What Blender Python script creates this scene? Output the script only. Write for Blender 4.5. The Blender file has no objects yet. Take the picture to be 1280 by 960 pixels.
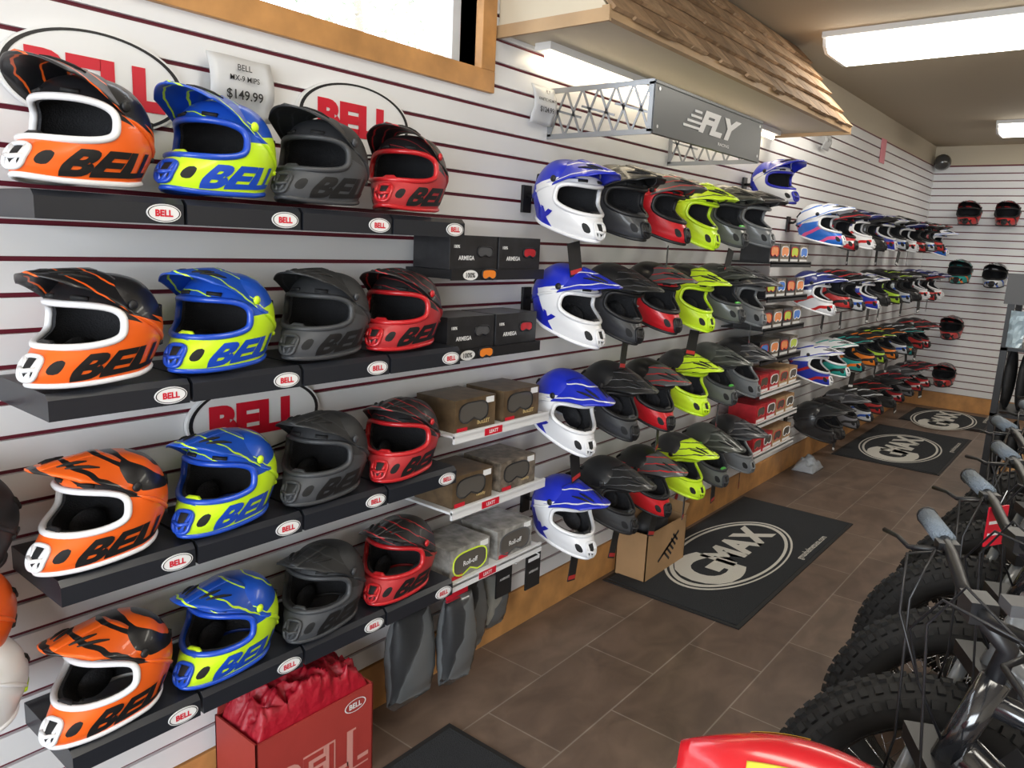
import bpy, bmesh, math, random
from mathutils import Matrix, Vector
random.seed(7)
scene = bpy.context.scene
try:
    scene.view_settings.view_transform = 'Standard'
    scene.view_settings.exposure = 0.36
except Exception:
    pass
D, H = 1.82, 1.63      # camera distance from the display wall / eye height
YB, XR, YN, ZC = 9.5, 5.2, -2.6, 2.82

# ------------------------------------------------------------ materials
_m = {}
def mat(name, col, rough=0.5, metal=0.0, coat=0.0, emit=0.0, alpha=1.0, trans=0.0, bump=0.0, bscale=80, vary=0.0, vscale=6.0):
    if name in _m: return _m[name]
    m = bpy.data.materials.new(name); m.use_nodes = True
    nt = m.node_tree; b = nt.nodes['Principled BSDF']
    b.inputs['Base Color'].default_value = (*col, 1)
    b.inputs['Roughness'].default_value = rough
    b.inputs['Metallic'].default_value = metal
    b.inputs['Coat Weight'].default_value = coat
    b.inputs['Coat Roughness'].default_value = 0.12
    b.inputs['Alpha'].default_value = alpha
    b.inputs['Transmission Weight'].default_value = trans
    if emit > 0:
        b.inputs['Emission Color'].default_value = (*col, 1)
        b.inputs['Emission Strength'].default_value = emit
    tc = nt.nodes.new('ShaderNodeTexCoord')
    if vary > 0:
        n = nt.nodes.new('ShaderNodeTexNoise'); n.inputs['Scale'].default_value = vscale; n.inputs['Detail'].default_value = 5
        nt.links.new(tc.outputs['Object'], n.inputs['Vector'])
        r = nt.nodes.new('ShaderNodeValToRGB')
        r.color_ramp.elements[0].position = .3; r.color_ramp.elements[1].position = .7
        r.color_ramp.elements[0].color = (*[c*(1-vary) for c in col], 1)
        r.color_ramp.elements[1].color = (*[min(1, c*(1+vary)) for c in col], 1)
        nt.links.new(n.outputs['Fac'], r.inputs['Fac']); nt.links.new(r.outputs['Color'], b.inputs['Base Color'])
    if bump > 0:
        n = nt.nodes.new('ShaderNodeTexNoise'); n.inputs['Scale'].default_value = bscale
        nt.links.new(tc.outputs['Object'], n.inputs['Vector'])
        bp = nt.nodes.new('ShaderNodeBump'); bp.inputs['Strength'].default_value = bump; bp.inputs['Distance'].default_value = .01
        nt.links.new(n.outputs['Fac'], bp.inputs['Height']); nt.links.new(bp.outputs['Normal'], b.inputs['Normal'])
    _m[name] = m
    return m

def math_node(nt, op, a, b=None):
    n = nt.nodes.new('ShaderNodeMath'); n.operation = op
    for i, v in enumerate((a, b)):
        if v is None: continue
        if isinstance(v, (int, float)): n.inputs[i].default_value = v
        else: nt.links.new(v, n.inputs[i])
    return n.outputs[0]

def mixc(nt, fac, a, b):
    n = nt.nodes.new('ShaderNodeMix'); n.data_type = 'RGBA'
    nt.links.new(fac, n.inputs[0])
    for idx, v in ((6, a), (7, b)):
        if isinstance(v, tuple): n.inputs[idx].default_value = (*v, 1)
        else: nt.links.new(v, n.inputs[idx])
    return n.outputs[2]

def paint(name, A, B, C, zcut=0.0, slope=0.3, streak=2, wscale=9.0, rot=0.6, rough=0.35, coat=0.3, lowstreak=2, rear=None, rearx=-.03, rslope=.8):
    """helmet graphics: dome colour A, lower colour B, slashes of B in A and of C in B, optional colour behind a slanted line"""
    m = bpy.data.materials.new(name); m.use_nodes = True
    nt = m.node_tree; b = nt.nodes['Principled BSDF']
    b.inputs['Roughness'].default_value = rough; b.inputs['Coat Weight'].default_value = coat
    tc = nt.nodes.new('ShaderNodeTexCoord'); sp = nt.nodes.new('ShaderNodeSeparateXYZ')
    nt.links.new(tc.outputs['Object'], sp.inputs[0])
    mp = nt.nodes.new('ShaderNodeMapping'); mp.inputs['Rotation'].default_value = (0.3, rot, 0.5)
    nt.links.new(tc.outputs['Object'], mp.inputs[0])
    w = nt.nodes.new('ShaderNodeTexWave'); w.bands_direction = 'Z'; w.wave_profile = 'SAW'
    w.inputs['Scale'].default_value = wscale; w.inputs['Distortion'].default_value = 1.2
    w.inputs['Detail'].default_value = 1.0; w.inputs['Detail Scale'].default_value = 3.0
    nt.links.new(mp.outputs[0], w.inputs['Vector'])
    wv = w.outputs['Fac']
    k = math_node(nt, 'ADD', sp.outputs['Z'], math_node(nt, 'MULTIPLY', sp.outputs['X'], slope))
    k = math_node(nt, 'ADD', k, math_node(nt, 'MULTIPLY', wv, 0.022))
    low = math_node(nt, 'LESS_THAN', k, zcut)
    top = mixc(nt, math_node(nt, 'GREATER_THAN', wv, streak), A, B)
    bot = mixc(nt, math_node(nt, 'GREATER_THAN', wv, lowstreak), B, C)
    if rear is not None:
        q = math_node(nt, 'ADD', sp.outputs['X'], math_node(nt, 'MULTIPLY', sp.outputs['Z'], rslope))
        bot = mixc(nt, math_node(nt, 'LESS_THAN', q, rearx), bot, rear)
    col = mixc(nt, low, top, bot)
    nt.links.new(col, b.inputs['Base Color'])
    return m

# ------------------------------------------------------------ text outlines
_t = {}
def text2d(s, bold=0.02, shear=0.0, slices=0):
    key = (s, bold, shear, slices)
    if key in _t: return _t[key]
    c = bpy.data.curves.new('tmp_txt', 'FONT'); c.body = s; c.size = 1; c.offset = bold; c.shear = shear
    c.resolution_u = 4
    o = bpy.data.objects.new('tmp_txt', c); scene.collection.objects.link(o)
    bpy.context.view_layer.update()
    me = bpy.data.meshes.new_from_object(o.evaluated_get(bpy.context.evaluated_depsgraph_get()))
    bpy.data.objects.remove(o); bpy.data.curves.remove(c)
    xs = [v.co.x for v in me.vertices]; ys = [v.co.y for v in me.vertices]
    x0, x1, y0, y1 = min(xs), max(xs), min(ys), max(ys)
    if slices:
        bm = bmesh.new(); bm.from_mesh(me)
        for i in range(1, slices):
            bmesh.ops.bisect_plane(bm, geom=bm.verts[:]+bm.edges[:]+bm.faces[:], plane_co=(x0+(x1-x0)*i/slices, 0, 0), plane_no=(1, 0, 0))
        for i in range(1, 6):
            bmesh.ops.bisect_plane(bm, geom=bm.verts[:]+bm.edges[:]+bm.faces[:], plane_co=(0, y0+(y1-y0)*i/6, 0), plane_no=(0, 1, 0))
        bm.to_mesh(me); bm.free()
    vs = [(v.co.x, v.co.y) for v in me.vertices]
    fs = [tuple(p.vertices) for p in me.polygons]
    bpy.data.meshes.remove(me)
    hh = (y1-y0) or 1
    vs = [((x-x0)/hh, (y-y0)/hh) for x, y in vs]
    _t[key] = (vs, fs, (x1-x0)/hh)
    return _t[key]

# ------------------------------------------------------------ mesh builder
class MB:
    def __init__(s): s.v = []; s.f = []; s.m = []; s.sm = []; s.mats = []; s.M = Matrix.Identity(4)
    def mi(s, m):
        if m not in s.mats: s.mats.append(m)
        return s.mats.index(m)
    def add(s, vs, fs, m, smooth=False):
        o = len(s.v); i = s.mi(m)
        for p in vs:
            q = s.M @ Vector(p); s.v.append((q.x, q.y, q.z))
        for f in fs: s.f.append(tuple(a+o for a in f)); s.m.append(i); s.sm.append(smooth)
    def box(s, c, sz, m, R=None):
        a, b, d = sz[0]/2, sz[1]/2, sz[2]/2
        vs = []
        for x in (-a, a):
            for y in (-b, b):
                for z in (-d, d):
                    p = Vector((x, y, z))
                    if R is not None: p = R @ p
                    vs.append(p+Vector(c))
        s.add(vs, [(0,1,3,2),(4,6,7,5),(0,4,5,1),(2,3,7,6),(0,2,6,4),(1,5,7,3)], m)
    def box2(s, a, b, m):
        s.box([(a[i]+b[i])/2 for i in range(3)], [abs(b[i]-a[i]) for i in range(3)], m)
    def tube(s, pts, r, m, closed=False, seg=8, smooth=True, caps=True):
        pts = [Vector(p) for p in pts]; n = len(pts)
        rs = r if isinstance(r, (list, tuple)) else [r]*n
        vs = []; prev = None
        for i, p in enumerate(pts):
            if closed: t = pts[(i+1) % n]-pts[i-1]
            else: t = pts[min(i+1, n-1)]-pts[max(i-1, 0)]
            if t.length < 1e-9: t = Vector((0, 0, 1))
            t.normalize()
            if prev is None:
                up = Vector((0, 0, 1)) if abs(t.z) < .9 else Vector((1, 0, 0))
            else: up = prev
            a = (up - t*up.dot(t)).normalized(); prev = a; b = t.cross(a)
            for k in range(seg):
                an = 2*math.pi*k/seg
                vs.append(p+(a*math.cos(an)+b*math.sin(an))*rs[i])
        fs = []
        for i in range(n if closed else n-1):
            j = (i+1) % n
            for k in range(seg):
                l = (k+1) % seg
                fs.append((i*seg+k, i*seg+l, j*seg+l, j*seg+k))
        if caps and not closed:
            fs.append(tuple(range(seg-1, -1, -1))); fs.append(tuple((n-1)*seg+k for k in range(seg)))
        s.add(vs, fs, m, smooth)
    def ell(s, c, r, m, nu=20, nv=12, R=None):
        vs = []; fs = []
        for j in range(nv+1):
            ph = math.pi*j/nv
            for i in range(nu):
                th = 2*math.pi*i/nu
                p = Vector((r[0]*math.sin(ph)*math.cos(th), r[1]*math.sin(ph)*math.sin(th), r[2]*math.cos(ph)))
                if R is not None: p = R @ p
                vs.append(p+Vector(c))
        for j in range(nv):
            for i in range(nu):
                k = (i+1) % nu
                fs.append((j*nu+i, (j+1)*nu+i, (j+1)*nu+k, j*nu+k))
        s.add(vs, fs, m, True)
    def plate(s, fn, nu, nv, th, m, nrm=Vector((0, 0, 1)), smooth=True):
        g = [[Vector(fn(i/nu, j/nv)) for j in range(nv+1)] for i in range(nu+1)]
        top = [p for r in g for p in r]; bot = [p-nrm*th for p in top]
        n = len(top); fs = []
        I = lambda i, j: i*(nv+1)+j
        for i in range(nu):
            for j in range(nv):
                fs.append((I(i,j), I(i+1,j), I(i+1,j+1), I(i,j+1)))
                fs.append((n+I(i,j), n+I(i,j+1), n+I(i+1,j+1), n+I(i+1,j)))
        for i in range(nu):
            fs.append((I(i,0), n+I(i,0), n+I(i+1,0), I(i+1,0))); fs.append((I(i,nv), I(i+1,nv), n+I(i+1,nv), n+I(i,nv)))
        for j in range(nv):
            fs.append((I(0,j), I(0,j+1), n+I(0,j+1), n+I(0,j))); fs.append((I(nu,j), n+I(nu,j), n+I(nu,j+1), I(nu,j+1)))
        s.add(top+bot, fs, m, smooth)
    def disc(s, c, U, V, ru, rv, m, n=40, inner=0.0, depth=0.0):
        c = Vector(c); U = Vector(U); V = Vector(V); N = U.cross(V)
        ring = lambda k, o: [c+U*math.cos(2*math.pi*i/n)*ru*k+V*math.sin(2*math.pi*i/n)*rv*k+N*o for i in range(n)]
        if inner > 0:
            s.add(ring(1, 0)+ring(inner, 0), [(i, (i+1) % n, n+(i+1) % n, n+i) for i in range(n)], m)
        elif depth > 0:
            s.add(ring(1, 0)+ring(1, -depth), [tuple(range(n))]+[(i, n+i, n+(i+1) % n, (i+1) % n) for i in range(n)], m)
        else: s.add(ring(1, 0), [tuple(range(n))], m)
    def text(s, st, c, U, V, h, m, bold=0.02, shear=0.0, wmul=1.0):
        vs, fs, w = text2d(st, bold, shear)
        c = Vector(c); U = Vector(U); V = Vector(V)
        s.add([c+U*(x-w/2)*h*wmul+V*(y-.5)*h for x, y in vs], fs, m)
    def mesh(s, name):
        me = bpy.data.meshes.new(name); me.from_pydata(s.v, [], s.f)
        for m in s.mats: me.materials.append(m)
        me.polygons.foreach_set('material_index', s.m); me.polygons.foreach_set('use_smooth', s.sm)
        me.update(); return me
    def obj(s, name, bevel=0.0, loc=(0, 0, 0), rz=0.0):
        o = bpy.data.objects.new(name, s.mesh(name)); scene.collection.objects.link(o)
        o.location = loc; o.rotation_euler = (0, 0, rz)
        if bevel > 0:
            b = o.modifiers.new('bevel', 'BEVEL'); b.width = bevel; b.segments = 2; b.limit_method = 'ANGLE'
        return o

# ------------------------------------------------------------ base materials
WHITE = mat('slat_white_melamine', (.78, .78, .79), .3)
GROOVE = mat('slat_groove_maroon', (.13, .008, .022), .5)
PAINT = mat('beige_wall_paint', (.55, .48, .37), .8, bump=.1)
CEIL = mat('ceiling_tan_paint', (.50, .42, .31), .85, bump=.12, bscale=120)
PINE = mat('pine_trim', (.55, .27, .09), .45, vary=.22, vscale=9)
BLACK = mat('black_plastic', (.012, .012, .014), .38)
MBLACK = mat('matte_black', (.02, .02, .022), .6)
TRAY = mat('black_display_tray', (.016, .018, .024), .33)
LWHITE = mat('white_label', (.8, .8, .8), .4)
LRED = mat('logo_red', (.62, .01, .03), .35)
DGREY = mat('dark_grey', (.07, .07, .075), .5)
STEEL = mat('brushed_steel', (.5, .51, .52), .3, metal=1)
CARD = mat('cardboard', (.42, .25, .12), .8, vary=.08)
TUBE = mat('fluorescent_diffuser', (1, .95, .84), .4, emit=8.0)

# ------------------------------------------------------------ floor
def floor_mat():
    m = bpy.data.materials.new('wood_look_tile'); m.use_nodes = True
    nt = m.node_tree; b = nt.nodes['Principled BSDF']
    tc = nt.nodes.new('ShaderNodeTexCoord')
    mp = nt.nodes.new('ShaderNodeMapping'); mp.inputs['Rotation'].default_value = (0, 0, math.radians(90)); nt.links.new(tc.outputs['Object'], mp.inputs[0])
    br = nt.nodes.new('ShaderNodeTexBrick')
    br.inputs['Scale'].default_value = 1; br.inputs['Brick Width'].default_value = .62; br.inputs['Row Height'].default_value = .31
    br.inputs['Mortar Size'].default_value = .0032; br.inputs['Mortar Smooth'].default_value = .3; br.offset = .5
    br.inputs['Color1'].default_value = (.135, .093, .072, 1); br.inputs['Color2'].default_value = (.175, .125, .097, 1)
    br.inputs['Mortar'].default_value = (.27, .23, .195, 1)
    nt.links.new(mp.outputs[0], br.inputs['Vector'])
    n = nt.nodes.new('ShaderNodeTexNoise'); n.inputs['Scale'].default_value = 6; n.inputs['Detail'].default_value = 9; n.inputs['Distortion'].default_value = .6
    mp2 = nt.nodes.new('ShaderNodeMapping'); mp2.inputs['Scale'].default_value = (1.4, .8, 1); nt.links.new(tc.outputs['Object'], mp2.inputs[0])
    nt.links.new(mp2.outputs[0], n.inputs['Vector'])
    r = nt.nodes.new('ShaderNodeValToRGB'); r.color_ramp.elements[0].position = .35; r.color_ramp.elements[1].position = .7
    r.color_ramp.elements[0].color = (.74, .72, .70, 1); r.color_ramp.elements[1].color = (1.2, 1.18, 1.15, 1)
    nt.links.new(n.outputs['Fac'], r.inputs['Fac'])
    mx = nt.nodes.new('ShaderNodeMix'); mx.data_type = 'RGBA'; mx.blend_type = 'MULTIPLY'; mx.inputs[0].default_value = 1
    nt.links.new(br.outputs['Color'], mx.inputs[6]); nt.links.new(r.outputs['Color'], mx.inputs[7])
    nt.links.new(mx.outputs[2], b.inputs['Base Color'])
    b.inputs['Roughness'].default_value = .42
    bp = nt.nodes.new('ShaderNodeBump'); bp.inputs['Strength'].default_value = .2; bp.inputs['Distance'].default_value = .004
    nt.links.new(n.outputs['Fac'], bp.inputs['Height']); nt.links.new(bp.outputs['Normal'], b.inputs['Normal'])
    return m
b = MB(); b.box2((-.2, YN-.1, -.1), (XR+.1, YB+.15, 0), floor_mat()); b.obj('floor')
b = MB(); b.box2((-.2, YN-.1, ZC), (XR+.1, YB+.15, ZC+.1), CEIL); b.obj('ceiling')

# walls (structure + slat panels)
WY0, WY1, WZ0, WZ1 = -1.6, 2.03, 2.19, 2.72
PS = .0762; Z0 = .17; GAP = .0055
b = MB()
b.box2((-.2, YN, 0), (-.014, YB, WZ0), PAINT)
b.box2((-.2, WY1, WZ0), (-.014, YB, ZC), PAINT)
b.box2((-.2, YN, WZ0), (-.014, WY0, ZC), PAINT)
b.box2((-.2, WY0, WZ1), (-.014, WY1, ZC), PAINT)
z = Z0
while z+PS < 2.64:
    za, zb = z+GAP, z+PS-GAP
    if zb < 2.12: ya = YN
    else:
        ya = 2.10
        if za < 2.12: b.box2((-.012, YN, za), (0, 2.10, 2.121), WHITE)
    b.box2((-.012, ya, za), (0, YB, zb), WHITE)
    z += PS
b.box2((-.014, YN, Z0), (-.011, YB, 2.12), GROOVE)
b.box2((-.014, 2.10, 2.12), (-.011, YB, 2.62), GROOVE)
b.obj('wall_left')
b = MB(); b.box2((-.2, YB+.014, 0), (XR, YB+.15, ZC), PAINT)
z = Z0
while z+PS < 2.64:
    b.box2((0.0, YB, z+GAP), (XR, YB+.012, z+PS-GAP), WHITE); z += PS
b.box2((0, YB+.011, Z0), (XR, YB+.014, 2.62), GROOVE)
b.obj('wall_back')
b = MB(); b.box2((XR, YN, 0), (XR+.12, YB, ZC), PAINT); b.obj('wall_right')
b = MB()
b.box2((-.2, YN-.12, 0), (.8, YN, ZC), PAINT); b.box2((4.4, YN-.12, 0), (XR, YN, ZC), PAINT)
b.box2((.8, YN-.12, 0), (4.4, YN, .4), PAINT); b.box2((.8, YN-.12, 2.4), (4.4, YN, ZC), PAINT)
b.obj('wall_front')
GLASS = mat('window_glass', (.95, .97, 1), .02, trans=1.0)
b = MB()
for x in (.8, 2.0, 3.2, 4.34): b.box2((x, YN-.09, .4), (x+.06, YN-.03, 2.4), PINE)
b.box2((.8, YN-.09, .4), (4.4, YN-.03, .46), PINE); b.box2((.8, YN-.09, 2.34), (4.4, YN-.03, 2.4), PINE)
b.obj('unseen_fill_window')  # unseen front window, added to let daylight fill the room
b = MB(); b.box2((-.014, YN, 0), (.006, YB, Z0), PINE); b.obj('baseboard_left', .002)
b = MB(); b.box2((.006, YB-.006, 0), (XR, YB+.014, Z0), PINE); b.obj('baseboard_back', .002)

# window 1
b = MB()
b.box2((-.16, WY0, 2.12), (.018, 2.10, 2.19), PINE)
b.box2((-.16, 2.03, 2.19), (.018, 2.10, 2.80), PINE)
b.box2((-.16, WY0, 2.72), (.018, 2.03, 2.80), PINE)
b.box2((-.16, WY0-.07, 2.12), (.018, WY0, 2.80), PINE)
VIN = mat('white_vinyl_sash', (.85, .86, .88), .4)
for y in (WY0, -.4, .8, 1.985):
    b.box2((-.12, y, 2.19), (-.08, y+.04, 2.72), VIN)
b.box2((-.12, WY0, 2.19), (-.08, 2.03, 2.215), VIN); b.box2((-.12, WY0, 2.695), (-.08, 2.03, 2.72), VIN)
b.box2((-.102, WY0, 2.2), (-.098, 2.03, 2.71), GLASS)
b.obj('window_1', .002)

# outside tree
LEAF = mat('leaves', (.34, .40, .28), .6, vary=.3); BARK = mat('bark', (.3, .25, .2), .9)
b = MB(); b.tube([(-6, 6.6, -.5), (-6, 6.6, 3), (-6.1, 6.5, 5.5)], [.12, .08, .03], BARK)
for i in range(900):
    a = random.uniform(0, 6.28); r = .9*random.random()**.5; z = random.uniform(2.9, 6)
    r *= max(.15, 1-abs(z-4.2)/2.4)
    c = Vector((-6+r*math.cos(a), 6.6+r*math.sin(a), z)); u = Vector([random.uniform(-1, 1) for _ in range(3)]).normalized()
    w = u.orthogonal().normalized()
    b.add([c, c+u*.05+w*.025, c+u*.10, c+u*.05-w*.025], [(0, 1, 2, 3)], LEAF)
b.obj('tree')
b = MB(); b.box2((-30, -30, -.6), (30, 30, -.5), mat('outside_ground', (.4, .4, .38), .9)); b.obj('ground')

# ------------------------------------------------------------ shingled canopy
SH = [mat('shingle_%d' % i, c, .8, vary=.25, vscale=20) for i, c in enumerate([(.36, .23, .13), (.44, .29, .17), (.28, .175, .095)])]
b = MB()
y0, y1 = 2.13, 4.72
EX, EZ, TX, TZ = .44, 2.345, .10, 2.81
def roofpt(t, y, o=0):  # t 0 eave ->1 top
    return Vector((EX+(TX-EX)*t+o*.8, y, EZ+(TZ-EZ)*t+o*.6))
N = 5
for r in range(N):
    y = y0-random.uniform(0, .05)
    while y < y1:
        w = random.uniform(.10, .19); ye = min(y+w, y1)
        t0 = r/N-.02-random.uniform(0, .03); t1 = (r+1.15)/N
        p = [roofpt(t0, max(y, y0)+.003, .024), roofpt(t0, ye-.003, .024), roofpt(min(t1, 1), ye-.003, .003), roofpt(min(t1, 1), max(y, y0)+.003, .003)]
        q = [v-Vector((.012, 0, .007)) for v in p]
        b.add(p+q, [(0,1,2,3),(7,6,5,4),(0,4,5,1),(1,5,6,2),(3,2,6,7),(0,3,7,4)], random.choice(SH))
        y += w
FASC = mat('canopy_trim', (.46, .30, .16), .6, vary=.15)
CREAM = mat('soffit_cream', (.62, .54, .41), .7)
b.add([(.002, y0, EZ-.005), (EX, y0, EZ-.005), (EX, y0, EZ), (TX, y0, TZ), (.002, y0, TZ), (.002, y1, EZ-.005), (EX, y1, EZ-.005), (EX, y1, EZ), (TX, y1, TZ), (.002, y1, TZ)],
      [(0,1,2,3,4),(9,8,7,6,5),(2,7,8,3)], CREAM)
b.box2((.002, y0, 2.325), (.445, y1, 2.34), CREAM)
b.box2((.425, y0-.01, 2.315), (.452, y1, 2.352), FASC)
b.box2((.002, y0-.012, 2.305), (.455, y0, 2.345), FASC)
b.box2((.002, y1, 2.305), (.455, y1+.012, 2.345), FASC)
b.obj('shingled_canopy')
b = MB(); b.box2((.03, 2.3, 2.298), (.10, 4.6, 2.3248), LWHITE)
b.tube([(.065, 2.33, 2.286), (.065, 4.57, 2.286)], .013, mat('canopy_tube_emit', (1, .86, .62), .4, emit=8)); b.obj('fluorescent_strip_light')

# ceiling fixtures
def fixture(x0, x1, y0, y1):
    b = MB()
    prof = [(y0, ZC), (y0+.02, ZC-.07), (y0+.07, ZC-.1), (y1-.07, ZC-.1), (y1-.02, ZC-.07), (y1, ZC)]
    n = len(prof)
    vs = [(x0, *p) for p in prof]+[(x1, *p) for p in prof]
    b.add(vs, [(i, n+i, n+i+1, i+1) for i in range(n-1)], TUBE)
    b.box2((x0-.02, y0-.012, ZC-.03), (x1+.02, y0+.003, ZC), LWHITE); b.box2((x0-.02, y1-.003, ZC-.03), (x1+.02, y1+.012, ZC), LWHITE)
    for x in (x0, x1):
        s = -1 if x == x0 else 1
        b.add([(x+s*.001, *p) for p in prof]+[(x+s*.02, *p) for p in prof], [tuple(range(n)), tuple(range(2*n-1, n-1, -1))]+[(i, i+1, n+i+1, n+i) for i in range(n-1)], LWHITE)
    b.obj('ceiling_light_fixture')
fixture(.33, 2.7, 4.50, 4.98)
fixture(.75, 3.1, 7.9, 8.3)
fixture(.7, 2.9, .9, 1.25)
fixture(3.3, 4.9, 2.6, 3.0)  # out-of-view second-column fixture, added for room light
b = MB(); b.box2((-.013, 5.0, 2.66), (.010, 5.25, 2.77), LWHITE)
for i in range(5): b.box2((.010, 5.01, 2.67+i*.018), (.016, 5.24, 2.677+i*.018), DGREY)
b.obj('air_vent')

# ------------------------------------------------------------ helmets
PROF = [(.128,0,0,0),(.123,.045,.048,.042),(.107,.082,.088,.076),(.080,.107,.114,.099),(.047,.122,.132,.113),(.012,.131,.142,.120),
        (-.022,.144,.143,.120),(-.055,.176,.136,.116),(-.088,.207,.122,.109),(-.116,.217,.110,.102),(-.142,.204,.101,.095)]
def prof(v):
    v = max(0, min(10, v)); i = min(9, int(v)); t = v-i
    P = lambda k: PROF[max(0, min(10, k))]
    o = []
    for c in range(4):
        p0, p1, p2, p3 = P(i-1)[c], P(i)[c], P(i+1)[c], P(i+2)[c]
        if i == 0: p0 = -p2 if c else p2
        o.append(.5*(2*p1+(p2-p0)*t+(2*p0-5*p1+4*p2-p3)*t*t+(3*p1-p0-3*p2+p3)*t**3))
    return o
def surf(th, v, off=0.0):
    z, xf, xr, w = prof(v)
    c, s = math.cos(th), math.sin(th)
    k = max(0, min(1, (v-6)/2.5)); kk = max(0, (v-6)/4)
    x = (xf if c > 0 else xr)*c
    y = w*s*(1-.30*k*max(0, c)**1.2)
    z += .030*((1-c)/2)*kk
    if c > 0: z += .012*kk*c**4
    p = Vector((x, y, z))
    if off:
        e = .03
        a = surf(th+e, v)-surf(th-e, v); d = surf(th, min(10, v+e))-surf(th, v-e)
        n = d.cross(a)
        n = n.normalized() if n.length > 1e-12 else Vector((0, 0, 1))
        if n.dot(p-Vector((0, 0, -.02))) < 0: n = -n
        p = p+n*off
    return p
EYE = (0, 5.20, 1.20, 1.50, 3.4)
REG = [EYE+('eye',), (0, 8.35, .30, 1.0, 3.0, 'vent'), (.56, 8.2, .11, .62, 2.4, 'vent'), (-.56, 8.2, .11, .62, 2.4, 'vent')]
def regF(r, th, v):
    return (abs((th-r[0])/r[2])**r[4]+abs((v-r[1])/r[3])**r[4])**(1/r[4])
def ring(r, n, off, sc=1.0):
    out = []
    for i in range(n):
        a = 2*math.pi*i/n; c, s = math.cos(a), math.sin(a)
        q = (abs(c)**r[4]+abs(s)**r[4])**(1/r[4])
        out.append(surf(r[0]+r[2]*sc*c/q, r[1]+r[3]*sc*s/q, off))
    return out
SHELL = mat('slot_shell', (.5, .5, .5)); TRIM = mat('slot_trim', (.6, .6, .6)); VIS = mat('slot_visor', (.3, .3, .3)); TXT = mat('slot_text', (.1, .1, .1)); LOW = mat('slot_low', (.2, .2, .2))
INNER = mat('helmet_liner', (.022, .022, .025), .9, bump=.4, bscale=200)
VENT = mat('helmet_vent_mesh', (.008, .008, .009), .7)
def helmet_mesh(name, label, peak=0.20, lift=0.02, tr=(.76, 1.28)):
    b = MB(); NT, NV = 88, 52
    for k in (SHELL, TRIM, VIS, TXT, LOW, INNER, VENT): b.mi(k)
    par = {}
    for j in range(NV+1):
        for i in range(NT):
            th = 2*math.pi*i/NT
            if th > math.pi: th -= 2*math.pi
            par[i, j] = [th, 10*j/NV]
    faces = []; tag = {}
    for j in range(NV):
        for i in range(NT):
            c = [(i, j), (i, j+1), ((i+1) % NT, j+1), ((i+1) % NT, j)]
            ths = [par[k][0] for k in c]
            if max(ths)-min(ths) > 3: tm = math.pi
            else: tm = sum(ths)/4
            vm = sum(par[k][1] for k in c)/4
            g = 'shell'
            for r in REG:
                if regF(r, tm, vm) < 1: g = r
            faces.append((c, g))
            for k in c: tag.setdefault(k, set()).add(g)
    for k, gs in tag.items():
        if len(gs) > 1:
            for g in gs:
                if g != 'shell':
                    F = regF(g, *par[k])
                    if F > 1e-3: par[k] = [g[0]+(par[k][0]-g[0])/F, g[1]+(par[k][1]-g[1])/F]
    idx = {}; vs = []
    for k, (th, v) in par.items(): idx[k] = len(vs); vs.append(surf(th, v))
    fs = [tuple(idx[k] for k in c) for c, g in faces if g == 'shell']
    b.add(vs, fs, SHELL, True)
    b.add([p*1.0 for p in vs], [tuple(idx[k] for k in c) for c, g in faces if g != 'shell' and g[5] == 'vent'], VENT, True)
    IN = lambda p: Vector((p.x*.87, p.y*.87, p.z*.89))
    inner = [IN(p) for p in vs]
    b.add(inner, [tuple(reversed([idx[k] for k in c])) for c, g in faces if g == 'shell' or g[5] == 'vent'], INNER, True)
    o = ring(EYE, 72, 0); q = [IN(p) for p in o]
    b.add(o+q, [(i, (i+1) % 72, 72+(i+1) % 72, 72+i) for i in range(72)], INNER, True)
    b.tube(o, .009, TRIM, closed=True, seg=8)
    bo = [surf(2*math.pi*i/72, 10) for i in range(72)]; bi = [IN(p) for p in bo]
    b.add(bo+bi, [(i, (i+1) % 72, 72+(i+1) % 72, 72+i) for i in range(72)], INNER, True)
    b.tube(bo, .0075, TRIM, closed=True, seg=8)
    for s in (-1, 1):
        b.ell((.01, s*.068, -.085), (.055, .018, .042), INNER, 14, 8)
    b.tube(ring(REG[1], 40, .002), .006, TRIM, closed=True, seg=6)
    for tt in (-.13, .13):
        b.tube([surf(tt*1.6, 7.5, .003), surf(tt*.4, 9.25, .003)], .006, TRIM, seg=6)
    b.tube([surf(-.28, 8.3, .003), surf(0, 8.5, .004), surf(.28, 8.3, .003)], .0055, TRIM, seg=6)
    b.tube([surf(-.25, 6.75, -.002), surf(-.1, 6.4, .0), surf(.1, 6.4, .0), surf(.25, 6.75, -.002)], .008, LOW, seg=6)
    for s in (-1, 1):
        b.tube([surf(s*.25, 3.2, .001), surf(s*.6, 3.3, .001)], .006, VENT, seg=6)
        b.tube([surf(s*2.5, 4.2, .0), surf(s*2.75, 5.2, .0)], .008, VENT, seg=6)
        b.tube([surf(s*2.25, 7.2, .0), surf(s*2.7, 7.1, .0)], .008, LOW, seg=6)
        b.tube([surf(s*(1.38+.16*i), 4.4+.26*i+.03*i*i, .0) for i in range(8)], [.002, .005, .007, .007, .007, .006, .004, .001], SHELL, seg=6)
    def pk(u, v):
        a = (u-.5)*2; s = abs(a)
        x = -.005+peak*v-.050*v*s**1.8+.035*(1-v)*(1-s)
        W = (.119-.022*v)*(1-.12*v**5)
        y = a*W
        z0 = .136+lift*v-.010*v*v
        dr = (.098*(1-v)**1.3+.026)
        return (x, y, z0-dr*s**2.6)
    b.plate(pk, 30, 16, .005, VIS)
    b.plate(lambda u, v: (pk(.5, v)[0]*.97, (u-.5)*.045*(1-.4*v), pk(.5, v)[2]+.006-.010*abs(u-.5)), 6, 10, .006, VIS)
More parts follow.
